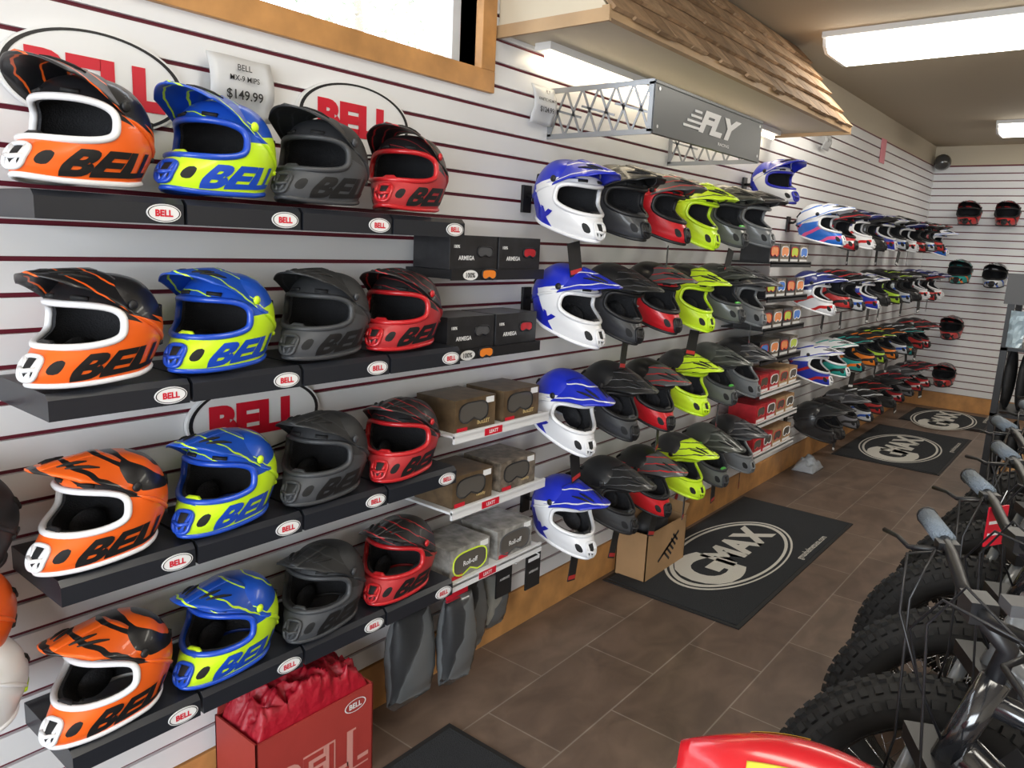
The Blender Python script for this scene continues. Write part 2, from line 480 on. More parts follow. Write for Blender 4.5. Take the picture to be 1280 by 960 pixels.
    for s in (-1, 1):
        for tt in (.17, .30):
            pts = [Vector(pk(.5+s*tt*(1-.1*q), .42+.12*q))+Vector((0, 0, .001)) for q in range(4)]
            b.tube(pts, [.002, .005, .005, .002], VENT, seg=6)
        e = surf(s*1.40, 3.8, .005)
        b.ell(e, (.013, .007, .013), LOW, 12, 8)
    if label:
        tv, tf, w = text2d(label, .05, .25, 26)
        for s in (1, -1):
            pts = []
            for x, y in tv:
                u = x/w
                th = (tr[0]+tr[1]*u) if s > 0 else -(tr[0]+tr[1]*(1-u))
                v = 9.55-2.3*y-.45*((u if s > 0 else 1-u))
                pts.append(surf(th, v, .0022))
            b.add(pts, tf, TXT)
    me = b.mesh(name)
    return me
HB = helmet_mesh('helmet_a', 'BELL', .205, .006)
HF = helmet_mesh('helmet_b', 'FLY', .215, .004, (1.3, .75))
HX = helmet_mesh('helmet_c', None, .225, .010)
def helmet(me, loc, yaw, tilt, mats, sc=.88, zs=.95, name='motocross_helmet'):
    o = bpy.data.objects.new(name, me); scene.collection.objects.link(o)
    o.matrix_world = Matrix.Translation(loc) @ Matrix.Rotation(math.radians(yaw), 4, 'Z') @ Matrix.Rotation(math.radians(tilt), 4, 'Y') @ Matrix.Diagonal((sc, sc, sc*zs, 1))
    for i, m in enumerate(mats):
        o.material_slots[i].link = 'OBJECT'; o.material_slots[i].material = m
    return o
K = (.012, .012, .014); W_ = (.8, .8, .82)
def simple(n, c, rough=.35, coat=.3): return mat('hp_'+n, c, rough, coat=coat)
kmat = simple('black', K, .5, 0); wmat = simple('white', (.8, .8, .82)); omat = simple('orange', (.9, .13, .015)); bmat = simple('blue', (.012, .07, .5))
ymat = simple('hivis', (.62, .9, .02)); rmat = simple('red', (.5, .015, .02)); gmat = simple('graphite', (.045, .047, .052), .5, 0); g2 = simple('grey', (.2, .21, .22))
dbl = simple('deepblue', (.015, .02, .42)); blktxt = simple('text_black', (.008, .008, .009), .5, 0)
OR = (.92, .14, .015); BLU = (.012, .08, .5); YL = (.6, .9, .02)
BELLSET = [
 [paint('bell_orange', K, OR, OR, zcut=.030, slope=-.1), wmat, paint('bell_orange_peak', K, OR, OR, zcut=-1, streak=.90, wscale=8), blktxt, kmat],
 [paint('bell_blue', BLU, YL, BLU, zcut=.030, slope=.35, streak=.95, wscale=5), bmat, paint('bell_blue_peak', BLU, YL, K, zcut=-1, streak=.90, wscale=7), bmat, ymat],
 [paint('bell_grey', (.028, .029, .032), (.06, .063, .07), (.02, .02, .02), zcut=.01, slope=0, rough=.6, coat=0), gmat, paint('bell_grey_peak', (.02, .021, .023), (.045, .048, .052), K, zcut=-1, streak=.88, rough=.6, coat=0), blktxt, gmat],
 [paint('bell_red', (.016, .014, .015), (.45, .03, .035), K, zcut=.01, slope=-.15, streak=.95, rough=.5, coat=.1), rmat, paint('bell_red_peak', (.014, .012, .013), (.42, .02, .025), K, zcut=-1, streak=.88, rough=.5), blktxt, rmat],
]
b0 = list(BELLSET[0]); b0[0] = paint('bell_orange_b', K, OR, K, zcut=.04, slope=-.1, streak=.72, wscale=5); b0[2] = paint('bell_orange_peak_b', OR, K, K, zcut=-1, streak=.75, wscale=7)
trayz = [1.655, 1.274, .893, .512]
SB = .87
for r, tz in enumerate(trayz):
    for c in range(4):
        ms = BELLSET[c]
        if c == 0 and r >= 2: ms = b0
        helmet(HB, (.170, .695+.288*c+random.uniform(-.005, .005), tz+.0255+.151*SB*.92), -69+random.uniform(-4, 4), -2 if r == 0 else 0, ms, SB, .92)
        b = MB(); ya = .553+.29*c; yb = ya+.282
        zt = tz+.025; zb = tz-.028
        vs = [(0.002, ya, zt), (.25, ya, zt), (.262, ya, zt-.012), (.262, ya, zb), (0.002, ya, zb)]
        vs += [(x, yb, z) for x, _, z in vs]
        b.add(vs, [(4,3,2,1,0), (5,6,7,8,9), (0,1,6,5), (1,2,7,6), (2,3,8,7), (3,4,9,8), (4,0,5,9)], TRAY)
        cy = yb-.043
        b.disc((.264, cy, tz-.006), (0, 1, 0), (0, 0, 1), .036, .0185, LWHITE, 28, depth=.002)
        b.disc((.2645, cy, tz-.006), (0, 1, 0), (0, 0, 1), .034, .0165, BLACK, 28, inner=.93)
        b.text('BELL', (.265, cy, tz-.006), (0, 1, 0), (0, 0, 1), .014, LRED, .04)
        b.obj('helmet_display_tray')
helmet(HX, (.14, .415, 1.05), -76, 0, [kmat, kmat, kmat, kmat, kmat], .8)
helmet(HX, (.13, .41, .855), -70, 0, [omat, kmat, omat, kmat, kmat], .75)
helmet(HX, (.15, .42, .715), -70, 0, [wmat, wmat, wmat, kmat, ymat], .72)

# fly group
FLY = [
 [paint('fly_blue', (.015, .03, .5), W_, K, zcut=.055, slope=-.45, rear=(.015, .03, .5), rearx=-.065, rslope=.9), wmat, paint('fly_blue_peak', (.015, .03, .5), W_, K, zcut=-1, streak=.92, wscale=5), dbl, kmat],
 [paint('fly_black', (.015, .016, .018), (.05, .052, .056), (.02, .02, .02), zcut=0, slope=-.4, rough=.5), kmat, paint('fly_black_pk', (.012, .013, .014), (.2, .2, .22), K, zcut=-1, streak=.95, rough=.5), g2, gmat],
 [paint('fly_red', (.014, .014, .015), (.6, .012, .02), K, zcut=.06, slope=-.3, rear=K, rearx=-.06), kmat, paint('fly_red_pk', (.09, .09, .095), (.6, .012, .02), K, zcut=-1, streak=.88), wmat, kmat],
 [paint('fly_hv', (.03, .03, .032), (.66, .92, .03), K, zcut=.06, slope=-.3, rear=K, rearx=-.06), ymat, paint('fly_hv_pk', (.66, .92, .03), (.05, .05, .05), K, zcut=-1, streak=.85), blktxt, kmat],
 [paint('fly_gg', (.07, .075, .07), (.14, .15, .14), K, zcut=.04, slope=-.4, rear=K, rearx=-.06), gmat, paint('fly_gg_pk', (.05, .055, .05), (.14, .15, .14), K, zcut=-1, streak=.8), wmat, simple('green', (.1, .55, .08))],
 [paint('fly_dk', (.03, .03, .033), (.18, .19, .20), K, zcut=.03, slope=-.5, rear=K, rearx=-.05), g2, paint('fly_dk_pk', (.04, .04, .045), (.2, .2, .21), K, zcut=-1, streak=.85), wmat, kmat],
]
brk = MB()
tags = MB()
TAGR = mat('tag_red', (.5, .03, .03), .5); TAGK = mat('tag_black', (.015, .015, .016), .5)
def bracket(y, z):
    brk.box((.008, y, z-.03), (.012, .05, .1), BLACK)
    brk.tube([(.012, y, z-.02), (.04, y, z-.02), (.07, y, z)], .008, BLACK, seg=6)
def tag(x, y, z, a=0, red=False):
    R = Matrix.Rotation(random.uniform(-.5, .5)+a, 3, 'Z') @ Matrix.Rotation(random.uniform(-.35, .35), 3, 'X')
    tags.box((x, y, z), (.003, .06, .12), TAGK, R)
    tags.box(Vector((x, y, z))+R @ Vector((0, 0, -.045)), (.0045, .055, .016), TAGR if not red else LWHITE, R)
    tags.tube([Vector((x, y, z))+R @ Vector((0, 0, .055)), (x-.03, y, z+.10)], .0012, LWHITE, seg=4)
fy = [2.32, 2.64, 2.96, 3.30, 3.63, 3.95]; fz = [1.81, 1.43, 1.02, .60]
for r, z in enumerate(fz):
    for c, y in enumerate(fy):
        dy = .03*r
        helmet(HF, (.20, y+dy, z+random.uniform(-.012, .012)), random.uniform(-12, 4), 20+random.uniform(-6, 6), FLY[c], .96)
        bracket(y+dy, z)
        if (r+c) % 2 == 0 or r == 3: tag(.27, y+dy+random.uniform(-.04, .04), z-.24)
helmet(HX, (.17, 4.36, 2.02), -20, 5, [FLY[0][0], dbl, FLY[0][2], kmat, kmat]); bracket(4.36, 2.02)
XS = []
cols = [((.75, .76, .8), (.02, .15, .6), (.8, .1, .3)), ((.02, .02, .025), (.5, .02, .03), (.7, .7, .7)), ((.012, .02, .15), (.8, .8, .82), (.6, .02, .02)),
        ((.02, .02, .022), (.6, .62, .65), (.02, .1, .5)), ((.75, .76, .78), (.02, .04, .4), (.5, .02, .02)), ((.015, .015, .016), (.45, .7, .05), (.02, .02, .02)),
        ((.02, .02, .022), (.02, .3, .28), (.9, .2, .02)), ((.012, .012, .014), (.5, .03, .03), (.012, .012, .014)), ((.05, .05, .055), (.2, .2, .22), (.02, .02, .02)),
        ((.013, .013, .015), (.03, .03, .033), (.02, .02, .02)), ((.02, .02, .022), (.85, .22, .02), (.02, .02, .02)), ((.75, .76, .78), (.02, .35, .3), (.02, .02, .02))]
for i, (A, B_, C_) in enumerate(cols):
    p = paint('mx_%d' % i, A, B_, C_, zcut=.005, slope=-.3, streak=.85, wscale=4, lowstreak=.75)
    XS.append([p, [wmat, kmat, wmat, kmat, wmat, kmat, kmat, kmat, kmat, kmat, kmat, wmat][i], paint('mxp_%d' % i, A, B_, C_, zcut=-1, streak=.86, wscale=5), kmat, kmat])
order = [[0, 1, 2, 9, 4, 3, 2, 7, 3, 7], [2, 7, 3, 4, 9, 5, 3, 9, 2, 7], [4, 11, 6, 10, 5, 10, 3, 6, 7, 1], [9, 9, 8, 3, 7, 9, 1, 8, 1, 1]]
xz = [1.84, 1.40, .92, .47]
for r, z in enumerate(xz):
    for c in range(11):
        y = 5.15+.37*c+(.15*(r-1) if r > 1 else 0)
        if r == 3 and c == 0: y += .1
        if y > 8.95: continue
        helmet(HX, (.20, y, z+random.uniform(-.015, .015)), random.uniform(-12, 6), 14+random.uniform(-6, 6), XS[order[r][c % 10]], .94)
        bracket(y, z)
        if random.random() < .5: tag(.3, y+random.uniform(-.05, .05), z-.22, red=True)
for x, z, i in ((.42, 2.12, 7), (.76, 2.12, 7), (.42, 1.52, 6), (.74, 1.50, 3), (.42, .93, 7), (.42, .42, 7), (1.1, 2.1, 2), (1.1, 1.5, 5)):
    helmet(HX, (x, YB-.2, z), -90, 5, XS[i], .93)
    brk.box((x, YB-.008, z-.03), (.05, .012, .1), BLACK); brk.tube([(x, YB-.01, z-.02), (x, YB-.08, z+.0)], .008, BLACK, seg=6)
brk.obj('helmet_hooks')
for i in range(9):
    y = 2.2+i*.33
    tags.disc((.003, y, .23+.0*i), (0, 1, 0), (0, 0, 1), .02, .02, TAGR, 20)
tags.obj('hang_tags')

# ------------------------------------------------------------ wall signs
def ovalsign(y, z, hw, hh):
    b = MB()
    b.disc((.016, y, z), (0, 1, 0), (0, 0, 1), hw, hh, LWHITE, 64, depth=.014)
    b.disc((.017, y, z), (0, 1, 0), (0, 0, 1), hw*.975, hh*.955, BLACK, 64, inner=.945)
    b.text('BELL', (.018, y, z-.002), (0, 1, 0), (0, 0, 1), hh*.90, LRED, .06, wmul=1.18)
    b.obj('oval_brand_sign')
ovalsign(.785, 1.925, .195, .105); ovalsign(1.50, 1.945, .205, .102); ovalsign(1.16, 1.12, .205, .105)
PAPER = mat('price_paper', (.62, .63, .65), .35)
def price(y, z, w, h, lines):
    b = MB()
    b.plate(lambda u, v: (.03+.02*math.sin(v*3.1)*(1 if v > .3 else .6)+.004*math.sin(u*6), y+(u-.5)*w, z+(v-.5)*h), 8, 8, .002, PAPER, Vector((1, 0, 0)))
    for t, dz, s in lines: b.text(t, (.056, y, z+dz), (0, 1, 0), (0, 0, 1), s, BLACK, .012)
    b.obj('price_sign')
price(1.115, 1.965, .175, .145, [('BELL', .045, .014), ('MX-9 MIPS', .020, .013), ('$149.99', -.020, .026)])
price(2.36, 2.12, .14, .135, [('FLY', .045, .012), ('KINETIC HELMET', .018, .010), ('$124.99', -.018, .022)])
price(5.65, 2.40, .16, .12, [('$79.99', 0, .025)])
b = MB(); b.box2((.002, 7.2, 2.42), (.006, 7.36, 2.62), mat('pink_paper', (.75, .25, .3), .6)); b.obj('pink_notice')

# fly bracket sign
b = MB(); PAN = mat('sign_panel_grey', (.07, .075, .08), .35, metal=.3)
LAT = mat('lattice_grey_steel', (.33, .34, .35), .4, metal=.7)
ya, yb, za, zb, xo = 2.44, 3.42, 2.02, 2.185, .45
b.box2((xo-.004, ya, za), (xo+.004, yb, zb), PAN)
for z in (za, zb): b.box2((xo-.012, ya, z-.005), (xo+.007, yb, z+.005), PAN)
b.text('FLY', (xo+.006, (ya+yb)/2+.06, (za+zb)/2+.005), (0, 1, 0), (0, 0, 1), .085, LWHITE, .05, shear=.35, wmul=1.9)
for i in range(4): b.box((xo+.006, ya+.30+.014*i, za+.055+.020*i), (.002, .15-.03*i, .009), LWHITE)
b.text('RACING', (xo+.006, (ya+yb)/2+.10, za+.022), (0, 1, 0), (0, 0, 1), .012, LWHITE, .02, wmul=1.8)
for i in range(4): b.disc((xo+.0065, (ya+.03, yb-.03)[i % 2], (za+.02, zb-.02)[i//2]), (0, 1, 0), (0, 0, 1), .006, .006, STEEL, 12)
for y in (ya, yb):
    for z in (za, zb): b.box2((.002, y-.003, z-.009), (xo, y+.003, z+.009), LAT)
    for x in (.008, xo-.012): b.box2((x-.006, y-.003, za), (x+.012, y+.003, zb), LAT)
    n = 3
    for i in range(n):
        x0 = .01+(xo-.02)*i/n; x1 = .01+(xo-.02)*(i+1)/n; xm = (x0+x1)/2
        for p, q in (((x0, za), (xm, zb)), ((xm, zb), (x1, za)), ((x0, (za+zb)/2+.02), (x1, (za+zb)/2-.02)), ((x0, zb), (xm, za)), ((xm, za), (x1, zb))):
            d = Vector((q[0]-p[0], 0, q[1]-p[1])); a = math.atan2(d.z, d.x)
            b.box(((p[0]+q[0])/2, y, (p[1]+q[1])/2), (d.length, .004, .008), LAT, Matrix.Rotation(-a, 3, 'Y'))
b.obj('lattice_bracket_sign')

# ------------------------------------------------------------ goggles / boxes shelves
BOXK = mat('goggle_box_black', (.02, .02, .023), .3, vary=.3, vscale=30)
BOXB = mat('retail_box_brown', (.10, .065, .035), .4, vary=.4, vscale=25)
BOXG = mat('box_art_grey', (.16, .13, .1), .4, vary=.6, vscale=40); BOXR = mat('box_red', (.5, .02, .03), .4, vary=.2, vscale=30)
LENS = mat('lens_orange', (.9, .25, .03), .15, coat=.5); SHW = mat('shelf_white', (.75, .75, .76), .35)
GOLDT = mat('gold_print', (.6, .45, .2), .4)
def goggle_graphic(b, x, y, z, w, col, frame=None):
    n = 24; pts = []
    for i in range(n):
        a = 2*math.pi*i/n; c, s = math.cos(a), math.sin(a)
        yy = w*.5*math.copysign(abs(c)**.6, c); zz = w*.24*math.copysign(abs(s)**.7, s)
        if s < 0: zz += w*.1*math.exp(-(yy/(w*.12))**2)
        pts.append((x, y+yy, z+zz))
    b.add(pts, [tuple(range(n))], col)
    b.tube(pts, .003, frame or BLACK, closed=True, seg=5)
for z0 in (1.50, 1.245):
    b = MB(); b.box2((.002, 1.715, z0), (.20, 2.19, z0+.028), BLACK); b.box2((.2, 1.715, z0-.004), (.205, 2.19, z0+.03), BLACK)
    b.disc((.207, 1.80, z0+.012), (0, 1, 0), (0, 0, 1), .035, .016, LWHITE, 20); b.text('100%', (.2075, 1.80, z0+.012), (0, 1, 0), (0, 0, 1), .016, BLACK, .03)
    goggle_graphic(b, .2075, 1.89, z0+.014, .07, LENS)
    b.obj('accessory_shelf')
    for j in range(2):
        b = MB(); y = 1.72+.235*j
        b.box2((.03, y, z0+.0285), (.19, y+.225, z0+.135), BOXK)
        b.text('ARMEGA', (.192, y+.075, z0+.065), (0, 1, 0), (0, 0, 1), .014, LWHITE, .03)
        b.text('100%', (.192, y+.03, z0+.1), (0, 1, 0), (0, 0, 1), .010, LWHITE, .03)
        goggle_graphic(b, .192, y+.165, z0+.085, .07, BOXR if j else DGREY)
        b.obj('goggle_box', .001)
HVL = mat('lens_hivis', (.55, .7, .05), .2); SMK = mat('lens_smoke', (.1, .09, .08), .15)
for si, z0 in enumerate((1.0, .745, .49)):
    b = MB(); b.box2((.002, 1.715, z0), (.24, 2.22, z0+.008), SHW); b.box2((.232, 1.715, z0-.018), (.24, 2.22, z0+.016), SHW)
    b.box2((.241, 1.86, z0-.014), (.242, 1.95, z0+.01), LRED); b.text('LEATT', (.2425, 1.905, z0-.002), (0, 1, 0), (0, 0, 1), .012, LWHITE, .03)
    b.obj('white_display_shelf')
    for j in range(2):
        b = MB(); y = 1.74+.245*j
        b.box2((.04, y, z0+.0085), (.215, y+.2, z0+.115), BOXG if si == 1 and j else BOXB if si < 2 else mat('clear_case', (.30, .29, .27), .1, coat=.6, vary=.5, vscale=25))
        if si < 2:
            b.text('BULLET' if si == 0 else 'Velocity', (.2165, y+.14, z0+.03), (0, 1, 0), (0, 0, 1), .014, GOLDT, .03)
            goggle_graphic(b, .2165, y+.09, z0+.068, .14, SMK, BLACK)
        else:
            goggle_graphic(b, .2165, y+.1, z0+.055, .17, SMK, HVL if j == 0 else DGREY)
            b.text('Roll-off', (.218, y+.1, z0+.055), (0, 1, 0), (0, 0, 1), .018, LWHITE, .02)
        b.box2((.216, y+.01, z0+.0085), (.217, y+.06, z0+.022), LRED); b.box2((.216, y+.15, z0+.09), (.217, y+.19, z0+.11), LWHITE)
        b.obj('goggle_box', .001)
for z0, colr in ((1.56, 'g'), (1.36, 'g'), (1.18, 'g'), (1.0, 'g'), (.80, 'r'), (.62, 'r'), (.42, 'r')):
    sh = SHW if colr == 'r' else BLACK
    yo = 0 if colr == 'g' else .06
    b = MB(); b.box2((.002, 4.24+yo, z0), (.26, 4.92+yo, z0+.008), sh); b.box2((.254, 4.24+yo, z0-.018), (.26, 4.92+yo, z0+.016), sh)
    b.obj('white_display_shelf' if colr == 'r' else 'accessory_shelf')
    b = MB()
    for j in range(4):
        y = 4.25+yo+.165*j
        c = (BOXR if j < 2 else CARD) if colr == 'r' else [BOXK, BOXG, BOXK, BOXG][j]
        b.box2((.07, y, z0+.0085), (.24, y+.15, z0+.115), c)
        goggle_graphic(b, .2415, y+.075, z0+.07, .12, [LENS, HVL, mat('lens_blue', (.05, .2, .7), .2), LENS][(j+int(z0*10)) % 4] if colr == 'g' else SMK, LWHITE if j % 2 else TAGR)
        b.box2((.2405, y+.01, z0+.012), (.2415, y+.14, z0+.028), LWHITE)
    b.obj('goggle_box_row')
# bagged parts hanging near the floor
def film():
    m = bpy.data.materials.new('clear_poly_film'); m.use_nodes = True; nt = m.node_tree
    for n in list(nt.nodes): nt.nodes.remove(n)
    o = nt.nodes.new('ShaderNodeOutputMaterial'); t = nt.nodes.new('ShaderNodeBsdfTransparent'); t.inputs[0].default_value = (.85, .86, .87, 1)
    g = nt.nodes.new('ShaderNodeBsdfPrincipled'); g.inputs['Base Color'].default_value = (.12, .125, .13, 1); g.inputs['Roughness'].default_value = .12
    fr = nt.nodes.new('ShaderNodeFresnel'); fr.inputs[0].default_value = 1.35
    a = nt.nodes.new('ShaderNodeMath'); a.operation = 'ADD'; a.inputs[1].default_value = .08; nt.links.new(fr.outputs[0], a.inputs[0])
    mx = nt.nodes.new('ShaderNodeMixShader'); nt.links.new(a.outputs[0], mx.inputs[0]); nt.links.new(t.outputs[0], mx.inputs[1]); nt.links.new(g.outputs[0], mx.inputs[2])
    nt.links.new(mx.outputs[0], o.inputs[0]); return m
POLY = film()
def bag(y, z, w, h, inner, x=.12, seed=1):
    b = MB(); rnd = random.Random(seed)
    def body(fx, sc, m, jag, nrow=9, n=18, sm=False):
        vs = []; fs = []
        for j in range(nrow+1):
            t = j/nrow; ww = w*.5*sc*(.80+.20*min(1, t*2.2)); dd = fx*(.2+.8*math.sin(math.pi*min(1, t*.85+.08)))
            for i in range(n):
                a = 2*math.pi*i/n
                k = 1+rnd.uniform(-jag, jag)
                vs.append((x+dd*math.copysign(abs(math.sin(a))**.8, math.sin(a))*k, y+ww*math.copysign(abs(math.cos(a))**.5, math.cos(a))*(1+rnd.uniform(-jag, jag)*.3), z+h/2*sc-t*h*sc+rnd.uniform(-.008, .008)))
        for j in range(nrow):
            for i in range(n): fs.append((j*n+i, (j+1)*n+i, (j+1)*n+(i+1) % n, j*n+(i+1) % n))
        fs.append(tuple(nrow*n+i for i in range(n))); fs.append(tuple(range(n)))
        b.add(vs, fs, m, sm)
    body(.040, .90, inner, .08, sm=True); body(.052, 1, POLY, .10, 12, 16, True)
    b.box2((x-.01, y-.05, z+h/2-.01), (x+.0, y+.05, z+h/2+.035), LRED)
    b.tube([(0.002, y, z+h/2+.03), (.16, y, z+h/2+.03)], .003, STEEL, seg=6)
    b.obj('bagged_part')
bag(1.62, .27, .19, .32, MBLACK, .16, 1); bag(1.79, .28, .15, .30, MBLACK, .21, 2); bag(1.95, .28, .15, .28, BLACK, .12, 3); bag(2.12, .26, .12, .22, mat('cream_pad', (.5, .47, .4), .6), .09, 4)
b = MB()
for i, (y, z) in enumerate(((2.10, .395), (2.24, .39))):
    b.box((.16+.03*i, y, z-.02), (.006, .09, .14), TAGK); b.box((.164+.03*i, y, z+.03), (.001, .07, .014), LWHITE)
    b.text('AIRBRAKE', (.1645+.03*i, y, z-.02), (0, 1, 0), (0, 0, 1), .009, LWHITE, .01)
    b.tube([(0.002, y, z+.055), (.22, y, z+.055)], .003, STEEL, seg=6)
b.obj('hanging_accessory_packs')

# ------------------------------------------------------------ mats
RUG = mat('black_rug', (.022, .025, .030), .95, bump=.8, bscale=300); RUB = mat('rug_rubber_edge', (.012, .012, .013), .7)
RW = mat('rug_print_white', (.62, .6, .55), .95, bump=.5, bscale=300)
def rug(x0, x1, y0, y1, logo=True):
    b = MB(); b.box2((x0, y0, 0.0005), (x1, y1, .006), RUB); b.box2((x0+.02, y0+.02, .006), (x1-.02, y1-.02, .009), RUG)
    cx, cy = (x0+x1)/2-.02, (y0+y1)/2-.05
    U = (0, 1, 0); V = (-1, 0, 0)
    if logo:
        sx = (x1-x0)/.7
        b.disc((cx, cy-.05, .0097), U, V, .58, .27*sx, RW, 64, inner=.965)
        b.disc((cx, cy-.05, .0097), U, V, .545, .245*sx, RW, 64, inner=.94)
        b.text('G', (cx, cy-.36, .0098), U, V, .34*sx, RW, .05, wmul=1.15)
        b.text('MAX', (cx-.01, cy+.09, .0098), U, V, .19*sx, RW, .05, wmul=1.15)
        b.text('gmaxhelmetsusa.com', (x1-.06, cy+.35, .0098), U, V, .048, RW, .01, wmul=1.0)
    b.obj('floor_mat')
rug(.03, .73, 3.05, 4.82); rug(.12, .92, 6.45, 8.0); rug(.2, .95, 8.45, 9.3); rug(.255, 1.0, .3, 1.72, False)

# ------------------------------------------------------------ cartons
def carton(x0, x1, y0, y1, h, m, ink, label, flaps=True):
    b = MB(); t = .005
    b.box2((x0, y0, .001), (x1, y1, .006), m)
    b.box2((x0, y0, .001), (x0+t, y1, h), m); b.box2((x1-t, y0, .001), (x1, y1, h), m)
    b.box2((x0, y0, .001), (x1, y0+t, h), m); b.box2((x0, y1-t, .001), (x1, y1, h), m)
    b.box((x0+.004, (y0+y1)/2, h+.03), (.004, (y1-y0)*.96, .07), m, Matrix.Rotation(math.radians(8), 3, 'Y'))
    if flaps: b.box(((x0+x1)/2, y1+.02, h+.02), (x1-x0-.02, .004, .07), m, Matrix.Rotation(math.radians(-40), 3, 'X'))
    if label:
        b.text(label, (x1+.0012, (y0+y1)/2+.02, h*.38), (0, 1, 0), (0, 0, 1), h*.46, ink, .06, wmul=.92)
        b.text(label, (x1+.0018, (y0+y1)/2+.02, h*.38), (0, 1, 0), (0, 0, 1), h*.42, m, .0, wmul=.98)
    return b
REDC = mat('red_carton', (.36, .04, .032), .55, vary=.08); REDI = mat('carton_ink', (.62, .28, .24), .5)
CLOTH = mat('red_tissue', (.36, .005, .018), .5, bump=.8, bscale=30)
b = carton(.03, .23, 1.0, 1.40, .295, REDC, REDI, 'BELL', flaps=False)
b.disc((.2325, 1.33, .255), (0, 1, 0), (0, 0, 1), .04, .02, LWHITE, 24, inner=.9); b.text('BELL', (.2325, 1.33, .255), (0, 1, 0), (0, 0, 1), .017, LWHITE, .03)
from mathutils import noise
def tissue(u, v):
    e = min(u, 1-u, v, 1-v); k = min(1, e/.08)
    p = Vector((u*3.2, v*6.5, .3))
    n1 = 1-2*abs(noise.noise(p)); n2 = 1-2*abs(noise.noise(p*2.3+Vector((5, 2, 1))))
    z = .275+(.03+.045*math.sin(math.pi*v)+.035*n1+.018*n2)*k
    return (.037+.186*u+.012*noise.noise(p*2)*k, 1.007+.386*v+.014*noise.noise(p*2+Vector((9, 9, 9)))*k, z)
b.plate(tissue, 36, 70, .001, CLOTH, smooth=True)
b.obj('red_carton')
b = carton(.03, .20, 3.16, 3.58, .25, CARD, MBLACK, None)
for i in range(5): b.box((.2015, 3.33+.035*i, .10+.018*i), (.001, .1-.012*i, .014), MBLACK, Matrix.Rotation(.5, 3, 'X')); b.box((.2015, 3.46-.02*i, .16-.02*i), (.001, .07, .012), MBLACK, Matrix.Rotation(-.7, 3, 'X'))
b.ell((.11, 3.36, .24), (.07, .13, .07), MBLACK, 14, 8)
b.obj('cardboard_box')
b = carton(1.38, 1.8, 5.3, 5.8, .36, CARD, MBLACK, None); b.box2((1.4, 5.32, .3), (1.78, 5.78, .33), CARD); b.obj('cardboard_box')
b = MB()
WB = mat('white_poly_bag', (.40, .43, .47), .3, bump=.9, bscale=30)
def lump(u, v):
    s = (math.sin(math.pi*u)*math.sin(math.pi*v))**.5 if 0 < u < 1 and 0 < v < 1 else 0
    return (.04+.16*u, 5.72+.26*v, .006+.09*s*(1+.5*noise.noise(Vector((u*5, v*6, 2)))))
b.plate(lump, 16, 20, .004, WB, smooth=True)
b.obj('plastic_bag')

# display rack, right-hand side at the back
b = MB()
for x in (1.22, 1.95):
    for y in (6.0, 6.5): b.box2((x, y, 0), (x+.04, y+.04, 1.52), BLACK)
for z in (.12, .6, 1.05, 1.5): b.box2((1.22, 6.0, z), (1.99, 6.54, z+.02), BLACK)
JK = mat('dark_garment', (.02, .021, .024), .85, bump=.8, bscale=18)
for i in range(9):
    x = 1.28+.08*i
    b.ell((x, 6.25, .84), (.035, .24, .22), JK, 12, 8); b.ell((x, 6.25, .35), (.035, .24, .2), JK, 12, 8)
rq = random.Random(9)
BT = mat('blue_tint_bag', (.35, .45, .52), .25, coat=.5, bump=.9, bscale=20)
for i in range(5):
    b.plate(lambda u, v: (1.25+.1*i+.09*u, 5.99-.03*math.sin(math.pi*u)-.02*rq.random(), 1.08+.02*(i % 2)+.24*v), 5, 8, .01, BT, Vector((0, 1, 0)), smooth=False)
b.box2((1.2, 5.97, 1.36), (1.62, 6.0, 1.56), DGREY)
b.obj('display_rack')
b = MB(); b.disc((.09, YB-.14, 2.66), (1, 0, 0), (0, 1, 0), .08, .08, LWHITE, 24, depth=.03); b.ell((.09, YB-.14, 2.64), (.085, .085, .085), mat('mirror_dome', (.05, .05, .05), .08, coat=1), 20, 12)
b.box2((.06, YB-.16, 2.69), (.12, YB, 2.72), LWHITE); b.obj('security_camera')

